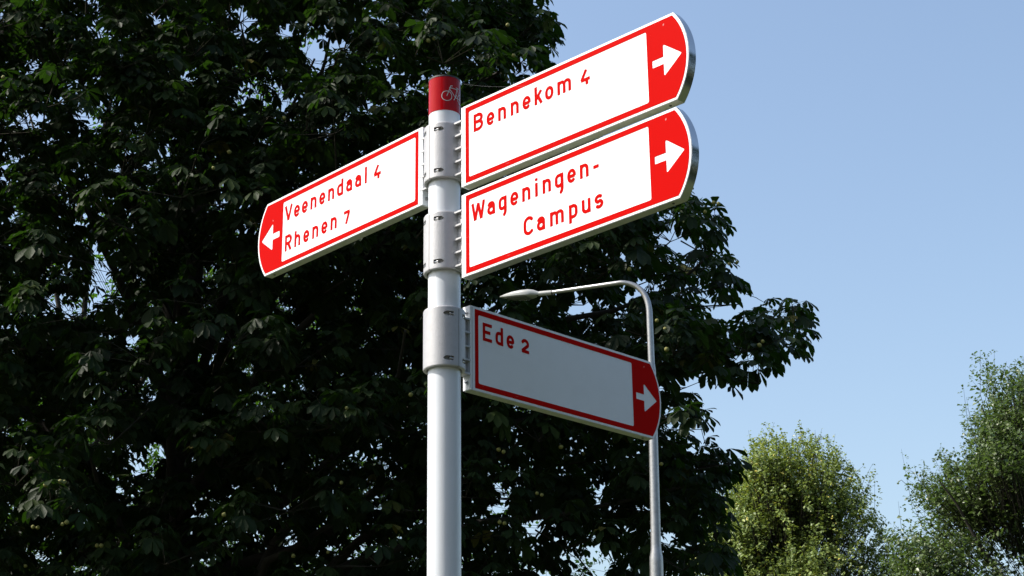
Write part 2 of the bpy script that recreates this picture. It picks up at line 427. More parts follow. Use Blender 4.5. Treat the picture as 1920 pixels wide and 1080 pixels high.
# clamps: two half shells round the pole, each with slotted pockets for bolts
SHELL_R, SHELL_RI, SHELL_H = 0.0505, 0.0420, 0.1485
def half_shell(az, zc, parent):
    """half ring centred on azimuth az, pockets near both seams"""
    Rr = SHELL_R; half = Rr * rad(89.1)
    def sdf(X, Y):
        d = sd_box(X, Y, 0, 0, half, SHELL_H / 2, 0.004)
        for sx in (-1, 1):
            for sz in (-1, 1):
                c = sx * (half - Rr * rad(29)); y = sz * 0.0555
                p = [(c + sx * .0125, y - .0055), (c + sx * .0125, y + .0055), (c - sx * .0085, y + .0055), (c - sx * .0145, y), (c - sx * .0085, y - .0055)]
                d = np.maximum(d, -sd_poly(X, Y, p))
        return d
    V, F = sdf_mesh(sdf, -half - .002, half + .002, -SHELL_H / 2 - .002, SHELL_H / 2 + .002, 0.0021, 2)
    bm = bmesh.new(); vs = []
    for s, z in V:
        a = az + s / Rr
        # outer edge slightly eased towards top and bottom
        k = max(0.0, abs(z) - (SHELL_H / 2 - .003)) / .003
        q = Rr - .0012 * k * k
        vs.append(bm.verts.new((q * math.cos(a), q * math.sin(a), z + zc)))
    for f in F:
        try: bm.faces.new([vs[i] for i in f])
        except ValueError: pass
    bmesh.ops.remove_doubles(bm, verts=bm.verts, dist=1e-6)
    be = [e for e in bm.edges if e.is_boundary]
    ex = bmesh.ops.extrude_edge_only(bm, edges=be)
    for v in [g for g in ex['geom'] if isinstance(g, bmesh.types.BMVert)]:
        h = math.hypot(v.co.x, v.co.y); v.co.x *= SHELL_RI / h; v.co.y *= SHELL_RI / h
    V2, F2 = tube_geo([(0, 0, zc - .068), (0, 0, zc + .068)], [SHELL_RI - .001] * 2, 48, False)
    bmesh.ops.recalc_face_normals(bm, faces=bm.faces)
    me = from_bm('shell', bm)
    o = link('shell', me, M_clamp, parent, True, 35)
    # bolts lying in the pockets
    for sx in (-1, 1):
        for sz in (-1, 1):
            a = az + sx * (rad(89.1) - rad(29) + 0.045 / Rr * .12)
            rr = 0.0455; c = Vector((rr * math.cos(a), rr * math.sin(a), zc + sz * 0.0555)); t = Vector((-math.sin(a), math.cos(a), 0)) * sx
            V, F = tube_geo([c - t * .0045, c + t * .0005, c + t * .0006, c + t * .006], [.0042, .0042, .0026, .0026], 12)
            link('bolt', mesh('bolt', V, F), M_bolt, parent, True, 40)

def obox(u0, u1, w0, w1, z0, z1, d, n):
    """box in the frame d (along the sign), n (thickness)"""
    P = []
    for z in (z0, z1):
        for u, ww in ((u0, w0), (u1, w0), (u1, w1), (u0, w1)):
            P.append((d[0] * u + n[0] * ww, d[1] * u + n[1] * ww, z))
    return P, [(3, 2, 1, 0), (4, 5, 6, 7), (0, 1, 5, 4), (1, 2, 6, 5), (2, 3, 7, 6), (3, 0, 4, 7)]

AZ_B, AZ_V, AZ_E = rad(-44.3), rad(133.01), rad(45.475)
clamp_defs = [(3.3800, AZ_B, [AZ_B, AZ_V]), (3.1420, AZ_B, [AZ_B]), (2.8990, AZ_E, [AZ_E])]
for zc, az, arms in clamp_defs:
    V, F = tube_geo([(0, 0, zc - .066), (0, 0, zc + .066)], [SHELL_RI - .0006] * 2, 64)
    cl = link('clamp', mesh('clamp', V, F), M_clamp, post, True, 40)
    half_shell(az, zc, cl); half_shell(az + math.pi, zc, cl)
    for a in arms:
        d = (math.cos(a), math.sin(a)); n = (-d[1], d[0])
        for k in range(5):
            z = zc + (k - 2) * 0.0347 + (0.001 if k != 2 else 0)
            V, F = obox(.0490, .0742, -.0135, .0135, z - .0022, z + .0022, d, n)
            link('fin', mesh('fin', V, F), M_clamp, cl)
        V, F = obox(.0490, .0742, -.003, .003, zc - .066, zc + .066, d, n)
        link('web_plate', mesh('web_plate', V, F), M_clamp, cl)

# sign panels
U, H, MG, TH = 0.654, 0.2, 0.0072, 0.026
ARC_C, ARC_R = 0.5263, 0.1622
def sign(origin, az, flip, texts, label, red_m=None, ucorr=0.0):
    """flip: the sign is read towards the pole (text runs against the arm direction)"""
    R = empty_part('sign_panel', post)
    xd = az + (math.pi if flip else 0)
    R.matrix_local = Matrix.Translation(Vector(origin) - Vector((PX, PY, 0))) @ Matrix.Rotation(xd, 4, 'Z')
    sg = -1 if flip else 1
    fx = lambda u: sg * u
    # body: outline with bowed end, front and back faces foil, edge aluminium
    hw = 0.1 + MG; Ro = ARC_R + 0.007; a0 = math.asin(hw / Ro)
    out = [(-0.0095, -MG)]
    for i in range(33):
        a = -a0 + 2 * a0 * i / 32
        out.append((ARC_C + Ro * math.cos(a), 0.1 + Ro * math.sin(a)))
    out.append((-0.0095, H + MG))
    bm = bmesh.new()
    fr = [bm.verts.new((fx(u), 0, v)) for u, v in out]
    f = bm.faces.new(fr if not flip else fr[::-1])
    ex = bmesh.ops.extrude_face_region(bm, geom=[f])
    bmesh.ops.translate(bm, verts=[g for g in ex['geom'] if isinstance(g, bmesh.types.BMVert)], vec=(0, TH, 0))
    bmesh.ops.recalc_face_normals(bm, faces=bm.faces)
    big = [e for e in bm.edges if any(abs(q.normal.y) > .9 for q in e.link_faces)]
    bmesh.ops.bevel(bm, geom=big, offset=0.0011, segments=2, affect='EDGES')
    for q in bm.faces:
        if abs(q.normal.y) > .3: q.material_index = 0
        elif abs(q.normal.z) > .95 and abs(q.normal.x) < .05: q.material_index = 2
        else: q.material_index = 1
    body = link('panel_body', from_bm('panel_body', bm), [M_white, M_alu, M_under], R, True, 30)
    # end plate at the clamp side, thin seam between
    V = []; Fc = []
    V, Fc = obox(sg * -0.0159, sg * -0.0101, 0.0006, TH - .0006, -MG + .001, H + MG - .001, (1, 0), (0, 1))
    link('end_plate', mesh('end_plate', V, Fc), M_white, R)
    for v in (0.012, H - 0.012):
        c = Vector((sg * -0.0158, TH / 2, v)); t = Vector((sg * -1, 0, 0))
        V, Fc = tube_geo([c, c + t * .0035, c + t * .0036, c + t * .007], [.0045, .0045, .0025, .0025], 12)
        link('bolt', mesh('bolt', V, Fc), M_bolt, R, True, 40)
    # screw hole in the lower edge
    V, Fc = tube_geo([(sg * .628, TH * .5, -MG + .0005), (sg * .628, TH * .5, -MG - .0012)], [.0036, .003], 10)
    link('edge_screw', mesh('edge_screw', V, Fc), M_dark, R)
    V, Fc = obox(sg * (0.6535), sg * (0.6550), .001, TH - .001, -MG - .0006, -MG + .002, (1, 0), (0, 1))
    # red print
    def sdf(X, Y):
        d = np.maximum(np.maximum(-X, np.maximum(-Y, Y - H)), np.where(X > ARC_C, np.hypot(X - ARC_C, Y - 0.1) - ARC_R, -1.0))
        d = np.maximum(d, -sd_box(X, Y, (0.0108 + 0.5792) / 2, H / 2, (0.5792 - 0.0108) / 2, H / 2 - 0.0122, 0.0055))
        hd = sd_poly(X, Y, [(0.6272, 0.1345), (0.6272, 0.0655), (0.6725, 0.1)]) - 0.0025
        tl = sd_box(X, Y, 0.612, 0.1, 0.0190, 0.0088, 0.0012)
        return np.maximum(d - .0005, -np.minimum(hd, tl))
    V, Fc = sdf_mesh(sdf, -0.0016, 0.6912, -0.0016, H + .0016, 0.0008)
    if flip: Fc = [q[::-1] for q in Fc]
    link('red_print', mesh('red_print', [(fx(x), -0.0005, z) for x, z in V], Fc), M_red, R)
    for (t, x0, y0, xe) in texts:
        text_part(t, x0, y0, R, -0.0005, M_red, xe, 1.02 if flip else 1.0)
    R['label'] = label
    return R
def empty_part(name, parent):
    o = bpy.data.objects.new(name, None); COL.objects.link(o); o.parent = parent; o.empty_display_size = .05
    return o
Z = 1.6
sign((-0.10813581, 3.86894119, 1.67863454 + Z), rad(-44.00), False,
     [('Bennekom', 0.0278, 0.1258, 0.3494), ('4', 0.3800, 0.1242, None)], 'upper right sign reading Bennekom 4')
sign((-0.10813581, 3.86894119, 1.44435531 + Z), rad(-44.63), False,
     [('Wageningen-', 0.0196, 0.1258, 0.4303), ('Campus', 0.1934, 0.0382, 0.4398)], 'lower right sunlit sign reading Wageningen-Campus')
sign((-0.23099934, 3.99371146, 1.67739377 + Z), AZ_V, True,
     [('Veenendaal', -0.5705, 0.1262, -0.2085), ('4', -0.1785, 0.1245, None), ('Rhenen', -0.5655, 0.0382, -0.3340), ('7', -0.3032, 0.0370, None)],
     'left sign reading Veenendaal 4 and Rhenen 7')
sign((-0.09136983, 3.99655972, 1.19976658 + Z), AZ_E, False,
     [('Ede', 0.0264, 0.1256, 0.1350), ('2', 0.1610, 0.1252, None)], 'shaded lowest sign reading Ede 2')

# spider thread from the cap to the top edge of the upper sign
a = at(863, 157, 3.93); b = at(1003, 160, 3.60)
pts = [a.lerp(b, t) - Vector((0, 0, 0.006 * math.sin(math.pi * t))) for t in [i / 8 for i in range(9)]]
V, F = tube_geo(pts, [0.00012] * 9, 5)
tag(link('spider_thread', mesh('spider_thread', V, F), M_silk), 'single spider thread strung from the red pole cap to the upper right sign', 'spider thread')

# ------------------------------------------------------------------ street lamp
LY = 13.2
lamp = empty('street_lamp', (1.0, LY, 0), 'grey galvanised street lamp with a bent arm and slim head behind the lowest sign', 'street lamp')
def lx(z): return 1.075 + (z - 4.2) * 0.0165 - 1.0
pz = [0, 0.02, 4.15, 4.19, 4.25, 4.29, 5.66, 5.70, 5.74]
pr = [.056, .056, .052, .051, .041, .0395, .0330, .0322, .0272]
tube('pole', [(lx(z), 0, z) for z in pz], pr, M_galv, lamp, 32, 50)
V, F = tube_geo([(lx(0), 0, 0), (lx(0), 0, .02)], [.11, .11], 24); link('base_plate', mesh('base_plate', V, F), M_galv, lamp)
V, F = obox(-.045 + lx(1), .045 + lx(1), -.062, -.05, .7, 1.2, (1, 0), (0, 1)); link('hatch', mesh('hatch', V, F), M_galv, lamp)
A0 = Vector((lx(5.72), 0, 5.72))
path = [A0, Vector((0.101, 0, 5.95))]; 
c0 = Vector((0.101, 0.0, 6.18)); c1 = Vector((0.096, 0.01, 6.425)); c2 = Vector((-0.115, 0.06, 6.455))
for i in range(15):
    t = i / 14; path.append(c0 * (1 - t) ** 2 + c1 * 2 * t * (1 - t) + c2 * t * t)
endp = at(1030, 549, LY + 0.42) - Vector((1.0, LY, 0))
for i in range(1, 7):
    path.append(c2.lerp(endp, i / 6))
n = len(path)
tube('arm', path, [.0265 - .0100 * (i / (n - 1)) for i in range(n)], M_galv, lamp, 24, 50)
sock = at(1008, 551, LY + .46) - Vector((1.0, LY, 0))
dirn = (sock - endp).normalized()
tube('socket', [endp - dirn * .03, endp - dirn * .028, sock - dirn * .02, sock], [.0165, .0205, .0205, .018], M_lamp, lamp, 20, 50)
jd = (sock - endp).normalized()
tube('joint_ring', [endp - jd * .034, endp - jd * .022], [.0222, .0222], M_dark, lamp, 20, 50)
tube('joint_ring', [sock - jd * .012, sock + jd * .006], [.0190, .0200], M_dark, lamp, 20, 50)
def lamp_head():
    tip = at(937, 557, LY + .66) - Vector((1.0, LY, 0))
    X = (tip - sock); Lh = X.length; X.normalize(); Yv = X.cross(Vector((0, 0, 1))).normalized(); Zv = Yv.cross(X)
    #        t     width  top    bottom
    st = [(-.06, .018, .020, -.018), (.02, .030, .032, -.022), (.10, .058, .046, -.030), (.22, .078, .052, -.036), (.40, .086, .048, -.036), (.60, .076, .037, -.033), (.80, .052, .021, -.024), (.94, .024, .008, -.012), (1.0, .004, .001, -.003)]
    V = []; F = []; K = 16
    for t, wd, zt, zb in st:
        for k in range(K):
            a = 2 * math.pi * k / K; c, s_ = math.cos(a), math.sin(a)
            y = wd * (abs(c) ** .75) * (1 if c > 0 else -1)
            z = (zt * (abs(s_) ** .9)) if s_ > 0 else zb * (abs(s_) ** .45)
            V.append(sock + X * (t * Lh) + Yv * y * .85 + Zv * z * .78)
    for i in range(len(st) - 1):
        for k in range(K):
            k2 = (k + 1) % K; F.append((i * K + k, (i + 1) * K + k, (i + 1) * K + k2, i * K + k2))
    F.append(tuple(range(K))); F.append(tuple((len(st) - 1) * K + k for k in range(K - 1, -1, -1)))
    hd = link('lamp_head', mesh('lamp_head', V, F), M_lamp, lamp, True, 45)
    V = []; F = []
    zz = [(.20, .050, -.0385), (.42, .062, -.0395), (.62, .054, -.0365), (.76, .036, -.030)]
    for t, wd, z in zz:
        for y in (-wd, -wd * .6, 0, wd * .6, wd):
            V.append(sock + X * (t * Lh) + Yv * y + Zv * (z * .80 - .008 * (1 - (y / wd) ** 2)))
    for i in range(3):
        for k in range(4): F.append((i * 5 + k, i * 5 + k + 1, (i + 1) * 5 + k + 1, (i + 1) * 5 + k))
    link('lens', mesh('lens', V, F), M_lens, hd, True)
lamp_head()

# ------------------------------------------------------------------ trees: shared tools
def in_poly(px, py, poly):
    r = np.zeros(px.shape, bool); n = len(poly)
    for i in range(n):
        ax, ay = poly[i]; bx, by = poly[(i + 1) % n]
        if ay == by: continue
        r ^= ((ay > py) != (by > py)) & (px < (py - ay) * (bx - ax) / (by - ay) + ax)
    return r
def unit(v): return v / np.maximum(np.linalg.norm(v, axis=-1, keepdims=True), 1e-9)

GAPS = [(600, 95, 14, 24), (640, 80, 18, 14), (752, 152, 22, 8), (187, 525, 16, 34), (205, 480, 18, 18), (1080, 572, 24, 15), (548, 905, 14, 8), (342, 955, 16, 8),
        (1100, 1042, 24, 15), (1172, 548, 16, 5), (424, 380, 14, 12), (335, 592, 14, 6), (406, 488, 8, 14), (1285, 716, 24, 13), (1325, 742, 22, 16), (684, 848, 14, 9),
        (215, 175, 9, 8), (166, 215, 7, 10), (192, 55, 18, 12), (260, 240, 9, 5), (8, 318, 7, 12), (1245, 396, 16, 7), (1165, 468, 14, 9), (1272, 448, 14, 8),
        (1260, 790, 10, 12), (1302, 545, 12, 5), (1336, 562, 5, 6), (1248, 437, 12, 10), (1345, 446, 10, 8), (30, 400, 8, 8), (130, 330, 8, 8), (90, 560, 8, 6), (380, 660, 8, 6), (440, 620, 9, 7), (300, 700, 7, 6), (520, 170, 8, 6), (460, 30, 9, 7), (340, 130, 8, 7), (255, 620, 6, 10), (690, 200, 9, 6), (710, 130, 8, 6), (900, 560, 9, 7), (1100, 900, 10, 7), (1000, 990, 8, 6), (930, 930, 8, 8), (700, 1000, 8, 8), (250, 1000, 8, 6), (330, 830, 7, 6), (600, 600, 8, 6), (650, 560, 7, 6), (1395, 575, 16, 5), (1020, 130, 18, 8), (960, 118, 10, 8), (1355, 600, 8, 8), (312, 277, 6, 10), (160, 560, 10, 12)]
def in_gap(px, py, grow=0):
    r = np.zeros(px.shape, bool)
    for gx, gy, a, b in GAPS:
        r |= ((px - gx) / (a + grow)) ** 2 + ((py - gy) / (b + grow)) ** 2 < 1
    return r

def leaflets(base, dirv, nrm, L, W, tint, hi, curl=0.25):
    """leaflet blades: folded along the midrib, curving downwards. returns V,F,tint"""
    n = len(base)
    side = unit(np.cross(dirv, nrm)); nrm = unit(np.cross(side, dirv))
    down = np.array([0, 0, -1.0])
    L = L[:, None]; W = W[:, None]
    def pt(t, s):
        c = curl * t * t
        p = base + dirv * L * t * (1 - c * .35) + down * L * c * .8
        return p + side * W * s + nrm * (np.abs(s) * W * .35)
    if hi:
        P = [pt(0, 0), pt(.40, -.27), pt(.38, 0), pt(.40, .27), pt(.74, -.5), pt(.74, 0), pt(.74, .5), pt(.92, -.30), pt(.92, .30), pt(1.04, 0)]
        T = [(0, 1, 2), (0, 2, 3), (1, 4, 5), (1, 5, 2), (2, 5, 6), (2, 6, 3), (4, 7, 5), (5, 8, 6), (7, 9, 5), (5, 9, 8)]
    else:
        P = [pt(0, 0), pt(.66, -.5), pt(.62, 0), pt(.66, .5), pt(1.05, 0)]
        T = [(0, 1, 2), (0, 2, 3), (1, 4, 2), (2, 4, 3)]
    k = len(P)
    V = np.stack(P, 1).reshape(-1, 3)
    F = (np.array(T)[None] + (np.arange(n) * k)[:, None, None]).reshape(-1, 3)
    return V, F, np.repeat(tint, k)

def twig_geo(A, B, ra, rb):
    """three-sided tapered sticks"""
    d = unit(B - A); a = unit(np.cross(d, np.array([0.3, 0.2, 1.0]))); b = np.cross(d, a)
    V = []
    for P, r in ((A, ra), (B, rb)):
        for k in range(3):
            an = 2 * math.pi * k / 3
            V.append(P + (a * math.cos(an) + b * math.sin(an)) * np.asarray(r).reshape(-1, 1))
    V = np.stack(V, 1).reshape(-1, 3)
    T = []
    for k in range(3):
        k2 = (k + 1) % 3; T += [(k, k2, k2 + 3), (k, k2 + 3, k + 3)]
    F = (np.array(T)[None] + (np.arange(len(A)) * 6)[:, None, None]).reshape(-1, 3)
    return V, F

def limb_path(a, b, sag=0.0, wob=0.15, n=9, rng=random):
    a = Vector(a); b = Vector(b); L = (b - a).length
    pts = []
    o1 = Vector((rng.uniform(-1, 1), rng.uniform(-1, 1), rng.uniform(-.5, .5))) * wob * L * .3
    for i in range(n):
        t = i / (n - 1)
        p = a.lerp(b, t) + Vector((0, 0, sag * L * math.sin(math.pi * t))) + o1 * math.sin(math.pi * t) 
        p += Vector((rng.uniform(-1, 1), rng.uniform(-1, 1), rng.uniform(-1, 1))) * wob * .06 * L * (0 if i in (0, n - 1) else 1)
        pts.append(p)
    return pts

# ------------------------------------------------------------------ the horse chestnut
CPOLY = [(-2500, -2500), (1000, -2500), (1030, -60), (1036, 0), (1058, 45), (1078, 92), (1074, 112), (1045, 108), (1020, 118), (1100, 190), (1140, 258), (1195, 330), (1290, 362), (1350, 366), (1367, 400),
         (1370, 434), (1345, 446), (1352, 462), (1398, 490), (1388, 506), (1400, 528), (1436, 530), (1446, 570), (1478, 556), (1506, 558), (1530, 588), (1546, 634), (1522, 642), (1520, 670),
         (1502, 697), (1470, 668), (1452, 668), (1448, 700), (1456, 734), (1432, 738), (1392, 700), (1380, 738), (1345, 742), (1330, 700), (1306, 700), (1300, 722), (1322, 735), (1345, 790), (1328, 800), (1332, 822),
         (1378, 818), (1402, 840), (1409, 892), (1372, 894), (1384, 945), (1368, 962), (1398, 1042), (1362, 1066), (1350, 1100), (1350, 4000), (-2500, 4000)]
def chestnut():
    trunk_base = Vector((-4.35, 22.0, 0))
    tree = empty('chestnut_tree', trunk_base, 'huge dark horse chestnut tree with drooping hand shaped leaves behind the signpost', 'tree')
    loc = np.array(trunk_base)
    rng = RNG
    C = np.array([-4.3, 21.3, 9.6]); Rr = np.array([9.2, 4.7, 7.2])
    # clumps
    cand = rng.uniform(-1, 1, (9000, 3)); q = np.linalg.norm(cand, axis=1)
    cand = cand[(q < 1) & (q > 0.12)]
    P = C + cand * Rr
    P = P[(P[:, 2] > 2.6) & (P[:, 0] > -9.6)]
    # nearer, lower-right boughs reach out to the right
    ex = np.array([[*at(px, py, y)] for px, py, y in [(1330, 400, 19.2), (1270, 430, 19), (1350, 520, 18.8), (1300, 560, 18.6), (1420, 590, 18.7), (1490, 610, 18.6), (1500, 660, 18.8), (1400, 640, 18.4), (1330, 640, 18.6),
                                                  (1420, 700, 18.6), (1360, 690, 18.7), (1270, 620, 18.4), (1290, 830, 19), (1370, 860, 19.2), (1350, 930, 19.5), (1300, 960, 19), (1350, 1020, 19.5), (1280, 1050, 19), (1220, 900, 19.4), (1260, 760, 19.2), (1262, 645, 17.3), (1252, 765, 17.4), (1205, 610, 17.5), (1215, 435, 17.5), (1150, 480, 17.5), (1292, 680, 17.6), (1410, 690, 18.4), (1350, 770, 18.8), (1340, 395, 18.4),
                                                  (320, 205, 17.2), (275, 235, 17.3), (505, 200, 17.3), (120, 100, 17.2), (60, 50, 17.1), (30, 890, 17.0), (100, 950, 17.0), (620, 780, 17.5), (490, 790, 17.4), (20, 230, 17.1),
                                                  (1040, 60, 20), (1000, 30, 19.6), (1040, 20, 20.2), (1020, 95, 20), (950, 60, 19.5)]])
    px, py = project(P); inf = in_poly(px, py, CPOLY)
    off_left = px < 0
    P = P[inf | off_left]
    # Poisson-like thinning
    keep = []
    order = rng.permutation(len(P))
    grid = {}
    for i in order:
        p = P[i]; k = tuple((p / 0.62).astype(int)); bad = False
        for dx in (-1, 0, 1):
            for dy in (-1, 0, 1):
                for dz in (-1, 0, 1):
                    for j in grid.get((k[0] + dx, k[1] + dy, k[2] + dz), ()):
                        if np.sum((P[j] - p) ** 2) < 0.62 ** 2: bad = True; break
                    if bad: break
                if bad: break
            if bad: break
        if not bad: grid.setdefault(k, []).append(i); keep.append(i)
    P = np.concatenate([P[keep], ex])
    # rosettes in each clump: flattened dome, drooping rim
    ncl = len(P); per = 6
    cc = np.repeat(P, per, 0)
    th = rng.uniform(0, 2 * np.pi, len(cc)); rr = np.sqrt(rng.uniform(0, 1, len(cc))) * 0.62
    off = np.stack([rr * np.cos(th), rr * np.sin(th), 0.22 - 0.9 * rr ** 2 + rng.normal(0, .07, len(cc))], 1)
    T = cc + off
    px, py = project(T)
    ok = (px < -30)
    vis = np.ones(len(T), bool)
    for ox, oy in ((0, 0), (27, 0), (-12, 0), (0, 27), (0, -14), (18, 18), (-8, 16)):
        vis &= in_poly(px + ox, py + oy, CPOLY)
    vis &= ~in_gap(px, py, 17)
    sel = (ok | vis) & (T[:, 1] > 16.2)
    T = T[sel]; off = off[sel]; cc = cc[sel]
    alive = np.unique(np.repeat(np.arange(len(P)), per)[sel], return_counts=True)
    P = P[alive[0][alive[1] >= 3]]
    print('chestnut rosettes', len(T))
    outv = unit(off * [1, 1, .5] + unit(T - C) * .25 + np.array([0, 0, .15]))
    # leaves
    nl = rng.integers(4, 7, len(T)); idx = np.repeat(np.arange(len(T)), nl); m = len(idx)
    base_az = rng.uniform(0, 2 * np.pi, len(T)); k_in = np.concatenate([np.arange(a) for a in nl])
    az = base_az[idx] + k_in * 2.4 + rng.normal(0, .25, m)
    e1 = unit(np.cross(outv, [0.01, 0.02, 1.0])); e2 = np.cross(outv, e1)
    pet = unit(e1[idx] * np.cos(az)[:, None] + e2[idx] * np.sin(az)[:, None] + outv[idx] * rng.uniform(.2, .9, m)[:, None] + np.array([0, 0, .1]))
    pl = rng.uniform(.09, .19, m)
    hubp = T[idx] + pet * pl[:, None] + np.array([0, 0, -1]) * (pl ** 1)[:, None] * .15
    axis = unit(pet * [1, 1, .3] + rng.normal(0, .12, (m, 3)))                 # horizontal-ish heading of the leaf
    droop = rng.uniform(.15, .85, m)
    axis = unit(axis + np.array([0, 0, -1]) * droop[:, None])
    sidev = unit(np.cross(axis, np.array([0, 0, 1.0]) + rng.normal(0, .2, (m, 3))))
    nrm = np.cross(sidev, axis)
    size = rng.uniform(.125, .235, m) * rng.uniform(.9, 1.1, m)
    tint = np.clip(rng.beta(2, 2.4, m) * .9 + (rng.uniform(0, 1, m) > .975) * .4, 0, 1)
    nf = rng.integers(5, 8, m); li = np.repeat(np.arange(m), nf); kk = np.concatenate([np.arange(a) for a in nf])
    tt = (kk / (nf[li] - 1) - .5) * 2                                          # -1..1 across the fan
    fan = tt * rad(112)
    dv = unit(axis[li] * np.cos(fan)[:, None] + sidev[li] * np.sin(fan)[:, None] + np.array([0, 0, -1]) * (.25 + .35 * np.abs(tt))[:, None] + rng.normal(0, .09, (len(li), 3)))
    LL = size[li] * (1 - .38 * np.abs(tt) ** 1.5) * rng.uniform(.9, 1.08, len(li)); WW = LL * rng.uniform(.38, .50, len(li))
    B = hubp[li]; NN = nrm[li] + rng.normal(0, .15, (len(li), 3)); TI = np.clip(tint[li] + rng.normal(0, .03, len(li)), 0, 1)
    # 300 leaves that show largest: the nearest leaf of every patch of the view
    px, py = project(hubp + axis * .08)
    dist = np.linalg.norm(hubp - np.array(CAM), axis=1)
    inside = (px > 5) & (px < 1915) & (py > 5) & (py < 1075)
    best = {}
    for i in np.argsort(dist):
        if not inside[i]: continue
        key = (int(px[i] // 60), int(py[i] // 60))
        if key not in best: best[key] = i
    nearest = np.array(sorted(best.values(), key=lambda i: dist[i])[:300])
    isp = np.zeros(m, bool); isp[nearest] = True
    near = ((hubp[:, 1] < 19.8) | (px > 1000)) & inside
    a = ~isp[li] & near[li]; b = ~isp[li] & ~near[li]
    parts = []
    for msk, hi in ((a, True), (b, False)):
        V, F, t = leaflets(B[msk] - loc, dv[msk], NN[msk], LL[msk], WW[msk], TI[msk], hi)
        parts.append((V, F, t))
    V = np.concatenate([parts[0][0], parts[1][0]]); F = np.concatenate([parts[0][1], parts[1][1] + len(parts[0][0])]); t = np.concatenate([parts[0][2], parts[1][2]])
    me = np_mesh('foliage', V, F, col=t)
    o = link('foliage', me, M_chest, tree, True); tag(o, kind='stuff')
    print('chestnut tris', len(F))
    for i in nearest:
        msk = np.nonzero(li == i)[0]
        h = hubp[i] ; V, F, t = leaflets(B[msk] - h, dv[msk], NN[msk], LL[msk], WW[msk], TI[msk], True)
        Vt, Ft = twig_geo((T[idx[i]] - h)[None], np.zeros((1, 3)), np.array([.0025]), np.array([.002]))
        F = np.concatenate([F, Ft + len(V)]); V = np.concatenate([V, Vt]); t = np.concatenate([t, np.full(len(Vt), .9)])
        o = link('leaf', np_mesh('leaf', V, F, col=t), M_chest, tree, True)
        o.location = Vector(h) - trunk_base
    # stalks and twigs
    V1, F1 = twig_geo(T[idx] - loc, hubp - loc, np.full(m, .0025), np.full(m, .002))
    mid = cc + np.array([0, 0, -.12])
    V2, F2 = twig_geo(mid - loc, T - loc, np.full(len(T), .006), np.full(len(T), .004))
    ctr = np.array([-4.3, 21.6, 7.5]); inner = P + unit(ctr - P) * .35 + rng.normal(0, .12, P.shape) + np.array([0, 0, -.05])
    ix, iy = project(inner); kx, ky = project(P)
    kp = (in_poly(ix, iy + 16, CPOLY) & in_poly(kx + 18, ky + 22, CPOLY) & in_poly(ix, iy - 16, CPOLY)) | (ix < 0)
    V3, F3 = twig_geo(inner[kp] - loc, P[kp] + np.array([0, 0, -.12]) - loc, np.full(kp.sum(), .013), np.full(kp.sum(), .008))
    px3, py3 = project(P)
    V = np.concatenate([V1, V2, V3]); F = np.concatenate([F1, F2 + len(V1), F3 + len(V1) + len(V2)])
    o = link('twigs', np_mesh('twigs', V, F), M_twig, tree); tag(o, kind='stuff')
    # trunk and limbs
    tp = [Vector((0, 0, 0)), Vector((.02, 0, 1.2)), Vector((-.03, 0, 3)), Vector((.05, 0, 5)), Vector((-.02, .05, 7)), Vector((.03, 0, 9)), Vector((.1, 0, 11.5)), Vector((0, 0, 14))]
    tube('trunk', tp, [.36, .27, .23, .20, .165, .14, .09, .03], M_bark, tree, 14, 80)
    rg = random.Random(5)
    targets = [(1440, 640, 18.9, 5.2), (1340, 470, 19.3, 6.0), (1330, 900, 19.4, 4.4), (1020, 60, 20, 8.0), (330, 560, 20.8, 6.3), (620, 60, 22, 8.6), (590, 110, 21.5, 7.4), (1000, 800, 19, 4.8), (700, 950, 19, 4.0),
               (100, 300, 19, 7.5), (150, 800, 18.5, 4.0), (850, 300, 18.5, 6.4), (400, 100, 18.6, 8.5), (-500, 300, 21, 6), (-400, 800, 20, 4.2), (500, 500, 24.5, 6.2), (1100, 500, 23.5, 6.8), (200, 60, 24, 8.4), (760, 620, 17.8, 4.6)]
    for k, (x, y, Y, zs) in enumerate(targets):
        e = at(x, y, Y) - trunk_base; s = Vector((0, 0, zs)) + Vector((.02, 0, 0))
        pts = limb_path(s, e, sag=.05, wob=.3, n=10, rng=rg)
        tube('limb', pts, [.085 * (1 - .82 * i / 9) for i in range(10)], M_bark, tree, 8, 80)
    # spiny fruits near the front leaves
    fr = [(6, 145), (533, 221), (803, 76), (814, 72), (952, 47), (1232, 601), (1322, 397), (1347, 382), (1368, 495), (1247, 617), (58, 861), (113, 903), (121, 904), (86, 909), (117, 983), (125, 979), (182, 1023), (190, 1023), (62, 988), (71, 989),
          (1052, 838), (935, 843), (944, 847), (937, 979), (946, 981), (1016, 928), (1007, 925), (1094, 851), (1382, 492), (1338, 380), (963, 104), (1430, 640), (1424, 647), (430, 285), (400, 315), (640, 905), (770, 740), (1180, 505), (300, 50),
          (650, 765), (615, 1035), (550, 1042), (1240, 870), (48, 1061), (420, 965), (1250, 655)]
    bm = bmesh.new(); bmesh.ops.create_icosphere(bm, subdivisions=2, radius=0.022)
    for v in bm.verts: v.co *= 1 + (0.10 if rg.random() < .35 else 0)
    fm = from_bm('chestnut_fruit', bm); fm.materials.append(M_fruit); fm.polygons.foreach_set('use_smooth', [True] * len(fm.polygons))
    hx, hy = project(hubp)
    for x, y in fr:
        d2 = (hx - x) ** 2 + (hy - y) ** 2; c = np.nonzero(d2 < 45 ** 2)[0]
        Y = hubp[c][:, 1].min() - .06 if len(c) else 19
        o = bpy.data.objects.new('chestnut_fruit', fm); COL.objects.link(o); o.parent = tree
        o.location = at(x, y, Y) - trunk_base; o.rotation_euler = (rg.random() * 3, rg.random() * 3, 0)
        s = rg.uniform(.8, 1.1); o.scale = (s, s, s * 1.05)
chestnut()

